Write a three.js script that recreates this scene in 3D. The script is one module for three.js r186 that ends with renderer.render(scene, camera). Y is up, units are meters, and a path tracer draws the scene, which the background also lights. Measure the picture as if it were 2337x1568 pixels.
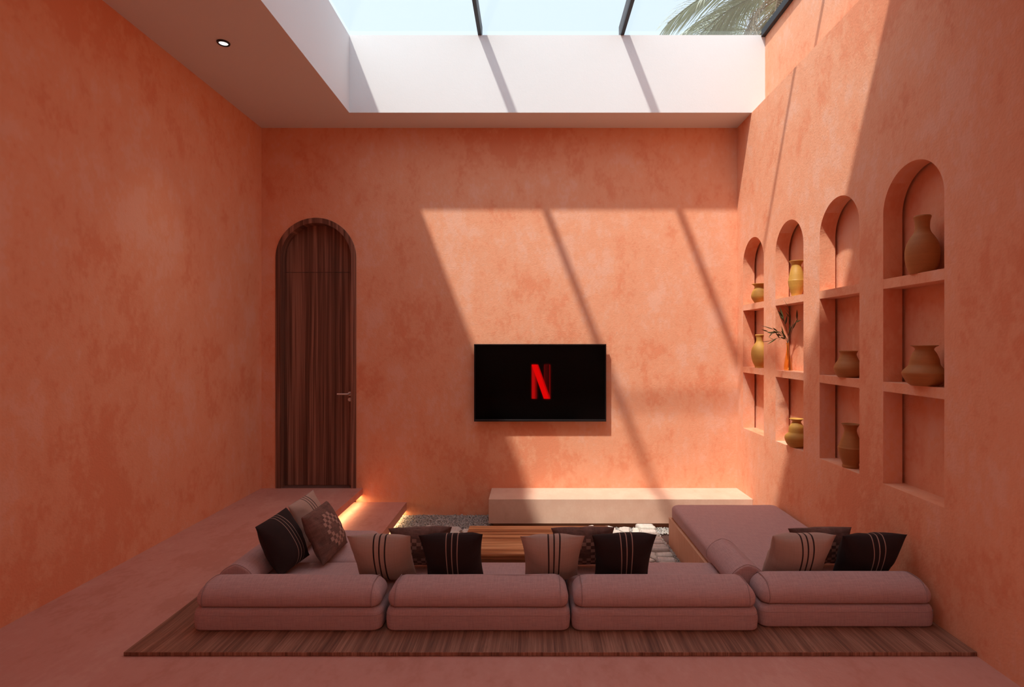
import * as THREE from 'three';
import { RoundedBoxGeometry } from 'three/addons/geometries/RoundedBoxGeometry.js';
import { mergeGeometries, toCreasedNormals } from 'three/addons/utils/BufferGeometryUtils.js';
import { RectAreaLightUniformsLib } from 'three/addons/lights/RectAreaLightUniformsLib.js';

// ---------------------------------------------------------------- camera, sky, sun, exposure
const W = 2337, H = 1568, F = 1250, CX = 1211, CY = 784.5, EYE = 1.57;   // the lens is shifted: its axis meets the picture at (CX, CY)
const scene = new THREE.Scene();
const camera = new THREE.PerspectiveCamera(2 * Math.atan(H / 2 / F) * 180 / Math.PI, W / H, 0.05, 200);
camera.position.set(0, EYE, 0);
camera.setViewOffset(W, H, -(CX - W / 2), -(CY - H / 2), W, H);
const renderer = new THREE.WebGLRenderer({ antialias: true });
renderer.toneMapping = THREE.LinearToneMapping;
renderer.toneMappingExposure = 1.85;
renderer.shadowMap.enabled = true;
RectAreaLightUniformsLib.init();

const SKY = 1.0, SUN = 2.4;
{
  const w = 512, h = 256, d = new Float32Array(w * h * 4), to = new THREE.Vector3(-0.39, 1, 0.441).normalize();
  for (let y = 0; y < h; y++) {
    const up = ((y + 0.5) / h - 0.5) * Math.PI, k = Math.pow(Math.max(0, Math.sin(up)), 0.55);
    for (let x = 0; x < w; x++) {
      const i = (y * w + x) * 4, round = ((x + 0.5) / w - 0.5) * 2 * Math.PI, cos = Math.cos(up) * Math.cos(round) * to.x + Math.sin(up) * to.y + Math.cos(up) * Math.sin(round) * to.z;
      const glow = 2.3 * Math.exp(-Math.acos(Math.max(-1, Math.min(1, cos))) / 0.42);            // out-of-view glow round the sun, added to brighten the room
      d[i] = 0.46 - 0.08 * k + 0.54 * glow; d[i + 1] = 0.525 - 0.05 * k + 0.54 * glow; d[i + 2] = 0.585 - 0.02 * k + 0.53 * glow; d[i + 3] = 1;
    }
  }
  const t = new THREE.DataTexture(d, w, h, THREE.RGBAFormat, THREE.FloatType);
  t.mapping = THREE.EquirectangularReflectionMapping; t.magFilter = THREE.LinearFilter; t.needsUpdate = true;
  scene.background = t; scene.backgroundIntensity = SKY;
}
const sun = new THREE.DirectionalLight(new THREE.Color(1.0, 0.99, 0.90), SUN);
const SX = 0.39, SZ = 0.441;                                  // sideways and depthwise travel of the sunlight per metre of descent
sun.position.set(-SX * 10 + 0.3, 10 + 2, SZ * 10 - 4.5);
sun.target.position.set(0.3, 2, -4.5);
sun.castShadow = true; sun.shadow.radius = 3.4; sun.shadow.mapSize.set(4096, 4096);
Object.assign(sun.shadow.camera, { left: -6, right: 6, top: 6, bottom: -6, near: 0.5, far: 30 });
scene.add(sun, sun.target);

// ---------------------------------------------------------------- helpers
function rng(seed) { let s = seed >>> 0; return () => { s = (s + 0x6d2b79f5) | 0; let t = Math.imul(s ^ (s >>> 15), 1 | s); t = (t + Math.imul(t ^ (t >>> 7), 61 | t)) ^ t; return ((t ^ (t >>> 14)) >>> 0) / 4294967296; }; }
const clamp = (x, a = 0, b = 1) => Math.min(b, Math.max(a, x)), lerp = (a, b, t) => a + (b - a) * t;
const smooth = (a, b, x) => { const t = clamp((x - a) / (b - a)); return t * t * (3 - 2 * t); };
function hash(x, y, s) { let h = Math.imul(x, 374761393) ^ Math.imul(y, 668265263) ^ Math.imul(s, 1274126177); h = Math.imul(h ^ (h >>> 13), 1274126177); return ((h ^ (h >>> 16)) >>> 0) / 4294967296; }
function noise(x, y, px, py, s) {           // value noise that repeats after px, py cells
  const ix = Math.floor(x), iy = Math.floor(y); let fx = x - ix, fy = y - iy;
  fx = fx * fx * fx * (fx * (fx * 6 - 15) + 10); fy = fy * fy * fy * (fy * (fy * 6 - 15) + 10);
  const x0 = ((ix % px) + px) % px, x1 = (x0 + 1) % px, y0 = ((iy % py) + py) % py, y1 = (y0 + 1) % py;
  return lerp(lerp(hash(x0, y0, s), hash(x1, y0, s), fx), lerp(hash(x0, y1, s), hash(x1, y1, s), fx), fy);
}
function fbm(u, v, fx, fy, oct, s, gain = 0.5) {
  let a = 1, sum = 0, tot = 0;
  for (let i = 0; i < oct; i++) { sum += a * noise(u * fx, v * fy, fx, fy, s + i * 17); tot += a; a *= gain; fx *= 2; fy *= 2; }
  return sum / tot;
}
function texture(w, h, fn, srgb = false) {   // fn(u, v) -> [r, g, b] in 0..1
  const d = new Uint8Array(w * h * 4);
  for (let y = 0; y < h; y++) for (let x = 0; x < w; x++) {
    const c = fn((x + 0.5) / w, (y + 0.5) / h), i = (y * w + x) * 4;
    for (let k = 0; k < 3; k++) { let q = clamp(c[k]); if (srgb) q = q <= 0.0031308 ? 12.92 * q : 1.055 * Math.pow(q, 1 / 2.4) - 0.055; d[i + k] = q * 255; }
    d[i + 3] = 255;
  }
  const t = new THREE.DataTexture(d, w, h, THREE.RGBAFormat);
  t.wrapS = t.wrapT = THREE.RepeatWrapping; t.magFilter = THREE.LinearFilter; t.minFilter = THREE.LinearMipmapLinearFilter; t.generateMipmaps = true; t.needsUpdate = true;
  if (srgb) t.colorSpace = THREE.SRGBColorSpace;
  return t;
}
const mix3 = (a, b, t) => [lerp(a[0], b[0], t), lerp(a[1], b[1], t), lerp(a[2], b[2], t)];
const times = (tex, x, y) => { const t = tex.clone(); t.repeat.set(x, y); t.needsUpdate = true; return t; };
const lin = (r, g, b) => new THREE.Color().setRGB(r, g, b);
const std = (o) => new THREE.MeshStandardMaterial(o);
const phys = (o) => new THREE.MeshPhysicalMaterial(o);

const used = new Map();
function numbered(name) { const n = used.get(name) ?? 0; used.set(name, n + 1); return n ? `${name}_${String(n).padStart(3, '0')}` : name; }
function tag(o, label, category, group, kind) {
  o.userData.label = label; if (category) o.userData.category = category; if (group) o.userData.group = group; if (kind) o.userData.kind = kind;
  return o;
}
function mesh(name, geometry, material, parent = scene) {
  const m = new THREE.Mesh(geometry, material); m.castShadow = m.receiveShadow = true;
  m.name = parent === scene ? numbered(name) : name;
  if (parent !== scene) { const n = parent.children.filter((c) => c.userData.base === name).length; m.name = n ? `${name}_${String(n).padStart(3, '0')}` : name; m.userData.base = name; }
  parent.add(m);
  return m;
}
function thing(name, label, category, pos = [0, 0, 0], group) {
  const o = new THREE.Group(); o.name = numbered(name); o.position.set(...pos); scene.add(o);
  return tag(o, label, category, group);
}
function structure(name, geometry, material, parent = scene) { const m = mesh(name, geometry, material, parent); m.userData.kind = 'structure'; return m; }

function boxUV(g) {                          // uv in metres, each face projected along the axis it faces most
  g = g.index ? g.toNonIndexed() : g;
  const p = g.attributes.position, uv = new Float32Array(p.count * 2), a = new THREE.Vector3(), b = new THREE.Vector3(), c = new THREE.Vector3();
  for (let i = 0; i < p.count; i += 3) {
    a.fromBufferAttribute(p, i); b.fromBufferAttribute(p, i + 1); c.fromBufferAttribute(p, i + 2);
    const n = b.clone().sub(a).cross(c.clone().sub(a)), x = Math.abs(n.x), y = Math.abs(n.y), z = Math.abs(n.z);
    [a, b, c].forEach((v, k) => {
      const q = (i + k) * 2;
      if (y >= x && y >= z) { uv[q] = v.x; uv[q + 1] = -v.z; } else if (x >= z) { uv[q] = -v.z; uv[q + 1] = v.y; } else { uv[q] = v.x; uv[q + 1] = v.y; }
    });
  }
  g.setAttribute('uv', new THREE.BufferAttribute(uv, 2));
  return g;
}
function swapUV(g) { const u = g.attributes.uv; for (let i = 0; i < u.count; i++) { const x = u.getX(i); u.setXY(i, u.getY(i), x); } return g; }
const clean = (g) => { for (const k of Object.keys(g.attributes)) if (!['position', 'normal', 'uv'].includes(k)) g.deleteAttribute(k); return g; };
// a box from x0..x1, y0..y1 and depth d0..d1 (metres in front of the camera)
function box(x0, x1, y0, y1, d0, d1, r = 0) {
  const w = x1 - x0, h = y1 - y0, d = d1 - d0;
  const g = r ? new RoundedBoxGeometry(w, h, d, 3, r) : new THREE.BoxGeometry(w, h, d);
  g.translate((x0 + x1) / 2, (y0 + y1) / 2, -(d0 + d1) / 2);
  return clean(boxUV(g));
}
const merged = (...gs) => mergeGeometries(gs.map((g) => clean(g.index ? g.toNonIndexed() : g)));
const shift = (g, x, y, z) => g.clone().translate(x, y, z);

// ---------------------------------------------------------------- materials
const plasterMap = (deep, main, pale, seed) => texture(1280, 1280, (u, v) => {
  const wu = u + 0.03 * (fbm(u, v, 5, 5, 3, seed + 90) - 0.5), wv = v + 0.03 * (fbm(u, v, 5, 5, 3, seed + 70) - 0.5);
  const big = fbm(wu, wv, 3, 3, 4, seed, 0.55), mid = fbm(wu, wv, 11, 10, 4, seed + 5, 0.6), streak = fbm(wu, wv, 34, 15, 4, seed + 9, 0.6), fine = fbm(u, v, 150, 110, 3, seed + 14);
  let t = 0.5 + (big - 0.5) * 0.75 + (mid - 0.5) * 1.25 + (streak - 0.5) * 0.8 + (fine - 0.5) * 0.5;
  const vein = fbm(wu, wv, 14, 12, 4, seed + 31, 0.65), mask = smooth(0.5, 0.66, fbm(u, v, 6, 6, 3, seed + 41));
  t -= mask * 0.16 * (1 - smooth(0.0, 0.09, Math.abs(vein - 0.5)));
  return t < 0.5 ? mix3(deep, main, smooth(-0.05, 0.5, t)) : mix3(main, pale, smooth(0.5, 1.05, t));
}, true);
const plasterBump = texture(1024, 1024, (u, v) => { const b = 0.45 * fbm(u, v, 40, 26, 4, 301, 0.6) + 0.3 * fbm(u, v, 9, 9, 3, 311) + 0.25 * fbm(u, v, 220, 220, 2, 321); return [b, b, b]; });
const wallTex = plasterMap([0.815, 0.30, 0.155], [0.86, 0.385, 0.22], [0.865, 0.45, 0.30], 11);
const plaster = std({ map: times(wallTex, 0.27, 0.27), bumpMap: times(plasterBump, 0.45, 0.45), bumpScale: 0.004, roughness: 0.88 });
const floorTex = plasterMap([0.56, 0.235, 0.175], [0.62, 0.285, 0.225], [0.66, 0.335, 0.27], 57);
const cement = std({ map: times(floorTex, 0.3, 0.3), bumpMap: times(plasterBump, 0.6, 0.6), bumpScale: 0.002, roughness: 0.62 });
const white = std({ color: lin(0.78, 0.76, 0.76), bumpMap: times(plasterBump, 0.5, 0.5), bumpScale: 0.001, roughness: 0.92 });
const benchMat = std({ map: times(plasterMap([0.68, 0.41, 0.29], [0.72, 0.45, 0.325], [0.75, 0.49, 0.36], 77), 0.5, 0.5), roughness: 0.75 });

function woodMap(w, h, fx, fy, dark, mid, light, seed, contrast = 1) {   // grain along v
  return texture(w, h, (u, v) => {
    const warp = 0.022 * (fbm(u, v, 3, 3, 3, seed + 3) - 0.5), x = u + warp;
    const band = fbm(x, v, fx, fy, 2, seed, 0.5), streak = fbm(x, v, fx * 5, fy * 2, 3, seed + 5, 0.6), fibre = fbm(x, v, fx * 24, fy * 4, 3, seed + 7, 0.65), line = 0.5 + 0.5 * Math.sin(fbm(x, v, fx * 2, fy, 2, seed + 40) * 60);
    const t = 0.5 + contrast * ((band - 0.5) * 0.75 + (streak - 0.5) * 0.95 + (fibre - 0.5) * 0.85 + (line - 0.5) * 0.14);
    return t < 0.5 ? mix3(dark, mid, clamp(t * 2)) : mix3(mid, light, clamp(t * 2 - 1));
  }, true);
}
const doorTex = woodMap(512, 1024, 7, 1, [0.085, 0.032, 0.020], [0.20, 0.085, 0.055], [0.40, 0.19, 0.13], 5, 1.2);
const doorWood = std({ map: times(doorTex, 1.0, 0.3), roughness: 0.5 });
const deckTex = woodMap(1024, 512, 26, 2, [0.13, 0.048, 0.027], [0.25, 0.104, 0.062], [0.42, 0.20, 0.13], 25, 0.95);
const deckWood = std({ map: times(deckTex, 0.6, 0.45), roughness: 0.55 });
const tableTex = woodMap(512, 768, 9, 1, [0.24, 0.075, 0.024], [0.56, 0.225, 0.085], [0.76, 0.40, 0.19], 45, 1.35);
const tableWood = std({ map: times(tableTex, 1.3, 0.6), roughness: 0.42 });
const panelWood = std({ map: times(woodMap(256, 512, 8, 2, [0.62, 0.30, 0.17], [0.70, 0.37, 0.225], [0.76, 0.43, 0.28], 65, 0.6), 1.5, 1.2), roughness: 0.6 });
const plinthWood = std({ color: lin(0.26, 0.10, 0.045), roughness: 0.6 });

const weaveBump = texture(512, 512, (u, v) => {
  const x = u * 90, y = v * 90, a = Math.abs(Math.sin(Math.PI * x)), b = Math.abs(Math.sin(Math.PI * y)), over = (Math.floor(x) + Math.floor(y)) % 2;
  const q = 0.25 + 0.6 * (over ? a : b) * (0.6 + 0.4 * noise(u * 180, v * 180, 180, 180, 3)) ; return [q, q, q];
});
const weaveColor = texture(512, 512, (u, v) => {
  const wx = noise(u * 90, v * 7, 90, 7, 8), wy = noise(u * 7, v * 90, 7, 90, 9), q = 0.78 + 0.26 * (0.5 * (wx + wy)) + 0.16 * (noise(u * 180, v * 180, 180, 180, 12) - 0.5); return [q, q, q];
});
const fabric = (r, g, b) => phys({ color: lin(r, g, b), map: times(weaveColor, 4.2, 4.2), bumpMap: times(weaveBump, 4.2, 4.2), bumpScale: 0.0016, roughness: 0.95, sheen: 0.4, sheenRoughness: 0.5, sheenColor: lin(0.55, 0.48, 0.56) });
const sofaCloth = fabric(0.60, 0.37, 0.35);
const pipingCloth = std({ color: lin(0.36, 0.21, 0.19), roughness: 0.95 });
const black = std({ color: lin(0.012, 0.012, 0.014), roughness: 0.35 });
const darkMetal = std({ color: lin(0.013, 0.009, 0.010), roughness: 0.55, metalness: 0 });
const steel = std({ color: lin(0.88, 0.84, 0.81), roughness: 0.4, metalness: 0.4 });
const glass = phys({ color: lin(0.97, 0.99, 1), transmission: 1, thickness: 0, roughness: 0, ior: 1.45 });

// ---------------------------------------------------------------- the room
const XL = -2.924, XR = 2.243, XU = 2.379, DB = 5.952, CEIL = EYE + 2.345, TOP = EYE + 3.132, BACK = 2.0;   // left, right (lower, upper), back depth, ceiling, roof glass, room behind the camera
const WL = -1.841, WB = 5.557, WF = 2.99, RF0 = -1.85, RF1 = 0.1;                                                                    // the skylight well: left, back, front; then the ends of the added roof light
const PIT = -0.31;

structure('wall_left', box(XL - 0.25, XL, -0.6, TOP, -BACK - 0.25, DB + 0.3), plaster);
structure('wall_front', box(XL, 2.7, -0.6, TOP, -BACK - 0.25, -BACK), plaster);

const NICHE_D = [3.227, 3.994, 4.760, 5.527], NW = 0.515, N_APEX = EYE + 1.073, N_BASE = EYE - 0.889, N_SPRING = N_APEX - NW / 2;
const toRight = (g, x) => { g.applyMatrix4(new THREE.Matrix4().makeBasis(new THREE.Vector3(0, 0, -1), new THREE.Vector3(0, 1, 0), new THREE.Vector3(1, 0, 0)).setPosition(x, 0, 0)); return clean(boxUV(g)); };
{
  const s = new THREE.Shape([[-BACK, -0.6], [DB, -0.6], [DB, CEIL], [-BACK, CEIL]].map((p) => new THREE.Vector2(...p)));
  for (const c of NICHE_D) {
    const h = new THREE.Path();
    h.moveTo(c - NW / 2, N_BASE); h.lineTo(c + NW / 2, N_BASE); h.lineTo(c + NW / 2, N_SPRING); h.absarc(c, N_SPRING, NW / 2, 0, Math.PI, false); h.lineTo(c - NW / 2, N_BASE);
    s.holes.push(h);
  }
  const g = toRight(new THREE.ExtrudeGeometry(s, { depth: 0.122, bevelEnabled: false, curveSegments: 40 }), XR);
  const wall = structure('wall_right', merged(g, box(XR + 0.122, 2.7, CEIL - 0.12, CEIL, -BACK, DB), box(XU, 2.7, CEIL, TOP, -BACK, DB), box(2.40, 2.7, -0.6, CEIL - 0.12, -BACK, DB)), plaster);
  for (const c of NICHE_D) {
    for (const [y0, y1] of [[0.348, 0.409], [-0.302, -0.242]]) mesh('niche_shelf', box(XR + 0.0005, XR + 0.138, EYE + y0, EYE + y1, c - NW / 2 + 0.001, c + NW / 2 - 0.001), plaster, wall);
    mesh('niche_back_panel', box(2.385, 2.40, N_BASE - 0.06, N_APEX + 0.08, c - NW / 2 - 0.06, c + NW / 2 + 0.06), plaster, wall);
    mesh('niche_sill', box(XR + 0.122, 2.385, N_BASE - 0.06, N_BASE, c - NW / 2 - 0.06, c + NW / 2 + 0.06), plaster, wall);
  }
}
// back wall with the arched doorway
const DX = -2.333, DR = 0.436, D_APEX = EYE + 1.366, D_SPRING = D_APEX - DR;
{
  const s = new THREE.Shape([[XL, -0.6], [2.7, -0.6], [2.7, TOP], [XL, TOP]].map((p) => new THREE.Vector2(...p)));
  const h = new THREE.Path();
  h.moveTo(DX - DR, 0); h.lineTo(DX - DR, D_SPRING); h.absarc(DX, D_SPRING, DR, Math.PI, 0, true); h.lineTo(DX + DR, 0); h.lineTo(DX - DR, 0);
  s.holes.push(h);
  const g = new THREE.ExtrudeGeometry(s, { depth: 0.3, bevelEnabled: false, curveSegments: 48 }); g.translate(0, 0, -DB - 0.3);
  structure('wall_back', clean(boxUV(g)), plaster);
}
structure('ceiling', merged(box(XL, WL, CEIL, TOP, -BACK, DB), box(WL, XU, CEIL, TOP, WB, DB), box(WL, XU, CEIL, TOP, RF1, WF), box(WL, XU, CEIL, TOP, -BACK, RF0)), white);

// upper floor, left walkway, step, sunken floor
const WALK = -1.824, STEP = -1.348, SEATF = 3.60;
structure('floor', merged(box(XL, XR + 0.12, -0.6, 0, -BACK, SEATF - 0.06), box(XL, WALK - 0.14, -0.6, 0, SEATF - 0.06, DB), box(WALK - 0.14, WALK, -0.068, 0, SEATF - 0.06, DB), box(DX - DR, DX + DR, -0.2, 0.0, DB, DB + 0.16)), cement);
structure('step', merged(box(WALK - 0.14, STEP - 0.13, -0.6, -0.1515, SEATF - 0.06, DB), box(STEP - 0.13, STEP, -0.238, -0.1515, SEATF + 0.62, DB)), cement);
const soil = std({ map: times(floorTex, 3, 3), color: lin(0.1, 0.085, 0.08), roughness: 1 });
const pit = structure('floor_sunken', box(STEP - 0.13, XR, -0.6, PIT, SEATF - 0.06, DB), soil);

// LED strips hidden under the two lips
const ledMat = std({ color: lin(1, 0.85, 0.6), emissive: lin(1, 0.68, 0.33), emissiveIntensity: 1 });
function led(x, y, d0, d1, label, power) {
  const t = thing('led_strip', label, 'led strip', [x, y, -(d0 + d1) / 2]);
  mesh('diffuser', box(-0.008, 0.008, -0.006, 0, -(d1 - d0) / 2, (d1 - d0) / 2), ledMat, t);
  const l = new THREE.RectAreaLight(new THREE.Color(1, 0.66, 0.32), power, 0.016, d1 - d0);
  l.position.set(0, -0.008, 0); l.rotation.x = -Math.PI / 2; l.name = 'led_light'; t.add(l);
}
led(WALK - 0.035, -0.0685, 4.24, DB - 0.01, 'warm light strip under the edge of the upper walkway', 22);
led(STEP - 0.035, -0.2385, 4.24, DB - 0.01, 'warm light strip under the lower step beside the pebbles', 18);

// ---------------------------------------------------------------- roof light, and an added one for fill
{
  const bars = [-0.517, 0.931], xs = [WL - 0.12, ...bars, XU - 0.03];
  [['window_1', WF, WB], ['added_window_2', RF0, RF1]].forEach(([name, f, b]) => {  // the second is unseen, added behind the camera to brighten the room
    const win = new THREE.Group(); win.name = name; win.userData.kind = 'structure'; scene.add(win);
    for (const x of bars) mesh('mullion', box(x - 0.018, x + 0.018, TOP - 0.002, TOP + 0.15, f - 0.1, b + 0.12, 0.003), darkMetal, win);
    if (f > 0) mesh('transom_bar', box(WL - 0.1, XU, TOP + 0.03, TOP + 0.07, 4.255, 4.29, 0.003), darkMetal, win);
    mesh('side_frame', box(XU - 0.04, XU + 0.06, TOP - 0.02, TOP + 0.05, f - 0.1, b, 0.003), darkMetal, win);
    for (let k = 0; k < 3; k++) {
      const g = new THREE.PlaneGeometry(xs[k + 1] - xs[k] - 0.036, b - f + 0.22); g.rotateX(-Math.PI / 2);
      g.translate((xs[k] + xs[k + 1]) / 2, TOP + 0.02, -(b + f + 0.02) / 2);
      mesh('pane', g, glass, win);
    }
  });
}

// ---------------------------------------------------------------- door
{
  const door = new THREE.Group(); door.name = 'door_1'; door.userData.kind = 'structure'; door.position.set(DX, 0, -DB); scene.add(door);
  const fw = 0.052, arch = (r, y0) => { const p = new THREE.Path(); p.moveTo(-r, y0); p.lineTo(-r, D_SPRING); p.absarc(0, D_SPRING, r, Math.PI, 0, true); p.lineTo(r, y0); p.lineTo(-r, y0); return p; };
  const fs = new THREE.Shape(arch(DR - 0.001, 0.0).getPoints(48)); fs.holes.push(new THREE.Path(arch(DR - fw, -0.0).getPoints(48)));
  // frame drawn as an open arch: outer outline, then the inner one back
  const out = arch(DR - 0.001, 0).getPoints(48).slice(0, -1), inn = arch(DR - fw, 0).getPoints(48).slice(0, -1).reverse();
  const g = new THREE.ExtrudeGeometry(new THREE.Shape([...out, ...inn]), { depth: 0.16, bevelEnabled: true, bevelSize: 0.003, bevelThickness: 0.003, bevelSegments: 2, curveSegments: 4 }); g.translate(0, 0, -0.155);
  mesh('door_frame', clean(boxUV(g)), doorWood, door);
  const seam = EYE + 0.789, r = DR - fw + 0.004;
  mesh('door_leaf', box(-r, r, 0.004, seam - 0.002, 0.112, 0.15, 0.002), doorWood, door);
  const ts = new THREE.Shape(); ts.moveTo(-r, seam + 0.002); ts.lineTo(-r, D_SPRING); ts.absarc(0, D_SPRING, r, Math.PI, 0, true); ts.lineTo(r, seam + 0.002);
  const tg = new THREE.ExtrudeGeometry(ts, { depth: 0.038, bevelEnabled: false, curveSegments: 40 }); tg.translate(0, 0, -0.15);
  mesh('transom_panel', clean(boxUV(tg)), doorWood, door);
  mesh('door_backing', box(-DR - 0.05, DR + 0.05, -0.05, D_APEX + 0.05, 0.301, 0.34), black, door);
  mesh('seam_strip', box(-r, r, seam - 0.02, seam + 0.02, 0.151, 0.165), black, door);
  const hx = (799 - CX) * 6.064 / F - DX, hy = EYE - (898.5 - CY) * 6.064 / F;
  const rose = new THREE.CylinderGeometry(0.023, 0.023, 0.009, 28); rose.rotateX(Math.PI / 2); rose.translate(hx, hy, -0.108);
  const path = new THREE.CatmullRomCurve3([new THREE.Vector3(hx, hy, -0.106), new THREE.Vector3(hx, hy, -0.07), new THREE.Vector3(hx - 0.012, hy, -0.058), new THREE.Vector3(hx - 0.04, hy, -0.056), new THREE.Vector3(hx - 0.125, hy, -0.056)]);
  mesh('lever_handle', merged(rose, new THREE.TubeGeometry(path, 30, 0.0085, 12)), steel, door);
  const key = new THREE.CylinderGeometry(0.021, 0.021, 0.01, 28); key.rotateX(Math.PI / 2); key.translate(hx, hy - 0.064, -0.107);
  const slot = new THREE.CylinderGeometry(0.008, 0.008, 0.006, 16); slot.rotateX(Math.PI / 2); slot.translate(hx, hy - 0.064, -0.1);
  mesh('key_cylinder', merged(key, slot), steel, door);
}

// ---------------------------------------------------------------- television
{
  const d = DB - 0.075, k = d / F, x0 = (1082 - CX) * k, x1 = (1383.5 - CX) * k, y1 = EYE - (785.5 - CY) * k, y0 = EYE - (962 - CY) * k, cx = (x0 + x1) / 2, cy = (y0 + y1) / 2, w = x1 - x0, h = y1 - y0;
  const tv = thing('television', 'black flat television showing a red ribbon letter N, on the back wall', 'television', [cx, cy, -d]);
  const frame = new THREE.Shape([[-w / 2, -h / 2], [w / 2, -h / 2], [w / 2, h / 2], [-w / 2, h / 2]].map((p) => new THREE.Vector2(...p)));
  const b = 0.010; frame.holes.push(new THREE.Path([[-w / 2 + b, -h / 2 + 0.022], [w / 2 - b, -h / 2 + 0.022], [w / 2 - b, h / 2 - b], [-w / 2 + b, h / 2 - b]].map((p) => new THREE.Vector2(...p))));
  const fg = new THREE.ExtrudeGeometry(frame, { depth: 0.022, bevelEnabled: true, bevelSize: 0.001, bevelThickness: 0.0015, bevelSegments: 2 }); fg.translate(0, 0, -0.024);
  mesh('bezel', clean(fg), std({ color: lin(0.03, 0.026, 0.026), roughness: 0.28, metalness: 0.7 }), tv);
  const c = document.createElement('canvas'); c.width = 1024; c.height = 576; const x = c.getContext('2d');
  x.fillStyle = '#000'; x.fillRect(0, 0, 1024, 576);
  const sx = 1024 / 1780, sy = 576 / 1000, X = (q) => (q - 212) * sx, Y = (q) => (q - 168) * sy;   // measured on the screen
  const quad = (pts, col) => { x.fillStyle = col; x.beginPath(); pts.forEach(([a, q], i) => (i ? x.lineTo(X(a), Y(q)) : x.moveTo(X(a), Y(q)))); x.closePath(); x.fill(); };
  const grad = (xa, xb, stops) => { const gr = x.createLinearGradient(X(xa), 0, X(xb), 0); stops.forEach(([s, q]) => gr.addColorStop(s, q)); return gr; };
  x.shadowColor = 'rgba(200,0,0,0.6)'; x.shadowBlur = 16;
  quad([[985, 430], [1060, 430], [1060, 890], [985, 890]], grad(985, 1060, [[0, '#8e0606'], [0.3, '#a80808'], [0.72, '#8a0505'], [0.76, '#4a0202'], [0.9, '#6c0404'], [1, '#3a0101']]));
  quad([[1158, 430], [1240, 430], [1240, 890], [1158, 890]], grad(1158, 1240, [[0, '#5c0404'], [0.12, '#3c0202'], [0.8, '#2a0101'], [0.9, '#6e0404'], [1, '#560303']]));
  quad([[985, 430], [1072, 430], [1240, 890], [1152, 890]], '#d00303');
  x.shadowBlur = 0;
  quad([[1058, 430], [1076, 430], [1240, 882], [1240, 890], [1222, 890]], '#a80404');
  const ct = new THREE.CanvasTexture(c); ct.colorSpace = THREE.SRGBColorSpace;
  const sg = new THREE.BoxGeometry(w - 2 * b, h - b - 0.022, 0.006); sg.translate(0, (0.022 - b) / 2, -0.008);
  mesh('screen', sg, phys({ color: lin(0.001, 0.001, 0.001), emissive: lin(1, 1, 1), emissiveMap: ct, emissiveIntensity: 0.6, roughness: 0.15, specularIntensity: 0.2 }), tv);
  mesh('lower_bar', box(-w / 2 + 0.004, w / 2 - 0.004, -h / 2 + 0.003, -h / 2 + 0.019, -0.002, 0.004, 0.0015), std({ color: lin(0.05, 0.047, 0.048), roughness: 0.35, metalness: 0.8 }), tv);
  mesh('rear_case', box(-w / 2 + 0.03, w / 2 - 0.03, -h / 2 + 0.02, h / 2 - 0.03, 0.023, 0.045, 0.006), black, tv);
  mesh('wall_mount', box(-0.25, 0.25, -0.18, 0.18, 0.044, 0.0749, 0.004), darkMetal, tv);
}

// ---------------------------------------------------------------- bench
{
  const b = thing('bench', 'long low plaster bench under the television along the back wall', 'bench', [0.9, PIT, -5.74]);
  const at = (g) => shift(g, -0.9, -PIT, 5.74);
  mesh('bench_body', at(box(-0.424, XR - 0.001, -0.245, 0.003, 5.522, DB - 0.001, 0.005)), benchMat, b);
  mesh('plinth', at(box(-0.38, XR - 0.001, PIT, -0.245, 5.552, DB - 0.002, 0.002)), plinthWood, b);
}

// ---------------------------------------------------------------- downlight
{
  const d = F * 2.345 / 687.5, x = (510 - CX) * d / F;
  const l = thing('downlight', 'small round black recessed spotlight in the white ceiling', 'light', [x, CEIL, -d]);
  const ring = new THREE.LatheGeometry([[0.031, 0.0], [0.032, -0.008], [0.036, -0.013], [0.044, -0.012], [0.0475, -0.006], [0.0475, 0]].map((p) => new THREE.Vector2(...p)), 48);
  mesh('trim_ring', clean(ring), black, l);
  const disc = new THREE.CylinderGeometry(0.0318, 0.0318, 0.003, 40); disc.translate(0, -0.0045, 0);
  mesh('lamp_lens', disc, std({ color: lin(1, 1, 1), emissive: lin(1, 0.97, 0.92), emissiveIntensity: 1.3 }), l);
  const s = new THREE.SpotLight(new THREE.Color(1, 0.9, 0.78), 1.2, 0, 0.55, 0.8, 2); s.position.set(0, -0.012, 0); s.target.position.set(0, -2, 0); s.castShadow = true; s.shadow.radius = 1.5; s.name = 'spot'; l.add(s, s.target);
}

// ---------------------------------------------------------------- seating: soft blocks built from rings that follow a profile
function ringPoints(hx, hz, r, n) {                        // a rounded rectangle, counterclockwise seen from above (x, z)
  const p = []; r = Math.min(r, hx - 1e-4, hz - 1e-4);
  for (let q = 0; q < 4; q++) {
    const cx = (q === 0 || q === 3 ? 1 : -1) * (hx - r), cz = (q < 2 ? -1 : 1) * (hz - r);
    for (let i = 0; i <= n; i++) { const a = (q + i / n) * Math.PI / 2; p.push([cx + r * Math.cos(a), cz - r * Math.sin(a)]); }
    const q2 = (q + 1) % 4, ex = (q2 === 0 || q2 === 3 ? 1 : -1) * (hx - r), ez = (q2 < 2 ? -1 : 1) * (hz - r), a1 = (q + 1) * Math.PI / 2;
    const s = [cx + r * Math.cos(a1), cz - r * Math.sin(a1)], e = [ex + r * Math.cos(a1), ez - r * Math.sin(a1)];
    for (let i = 1; i < 12; i++) p.push([lerp(s[0], e[0], i / 12), lerp(s[1], e[1], i / 12)]);
  }
  return p;
}
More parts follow.
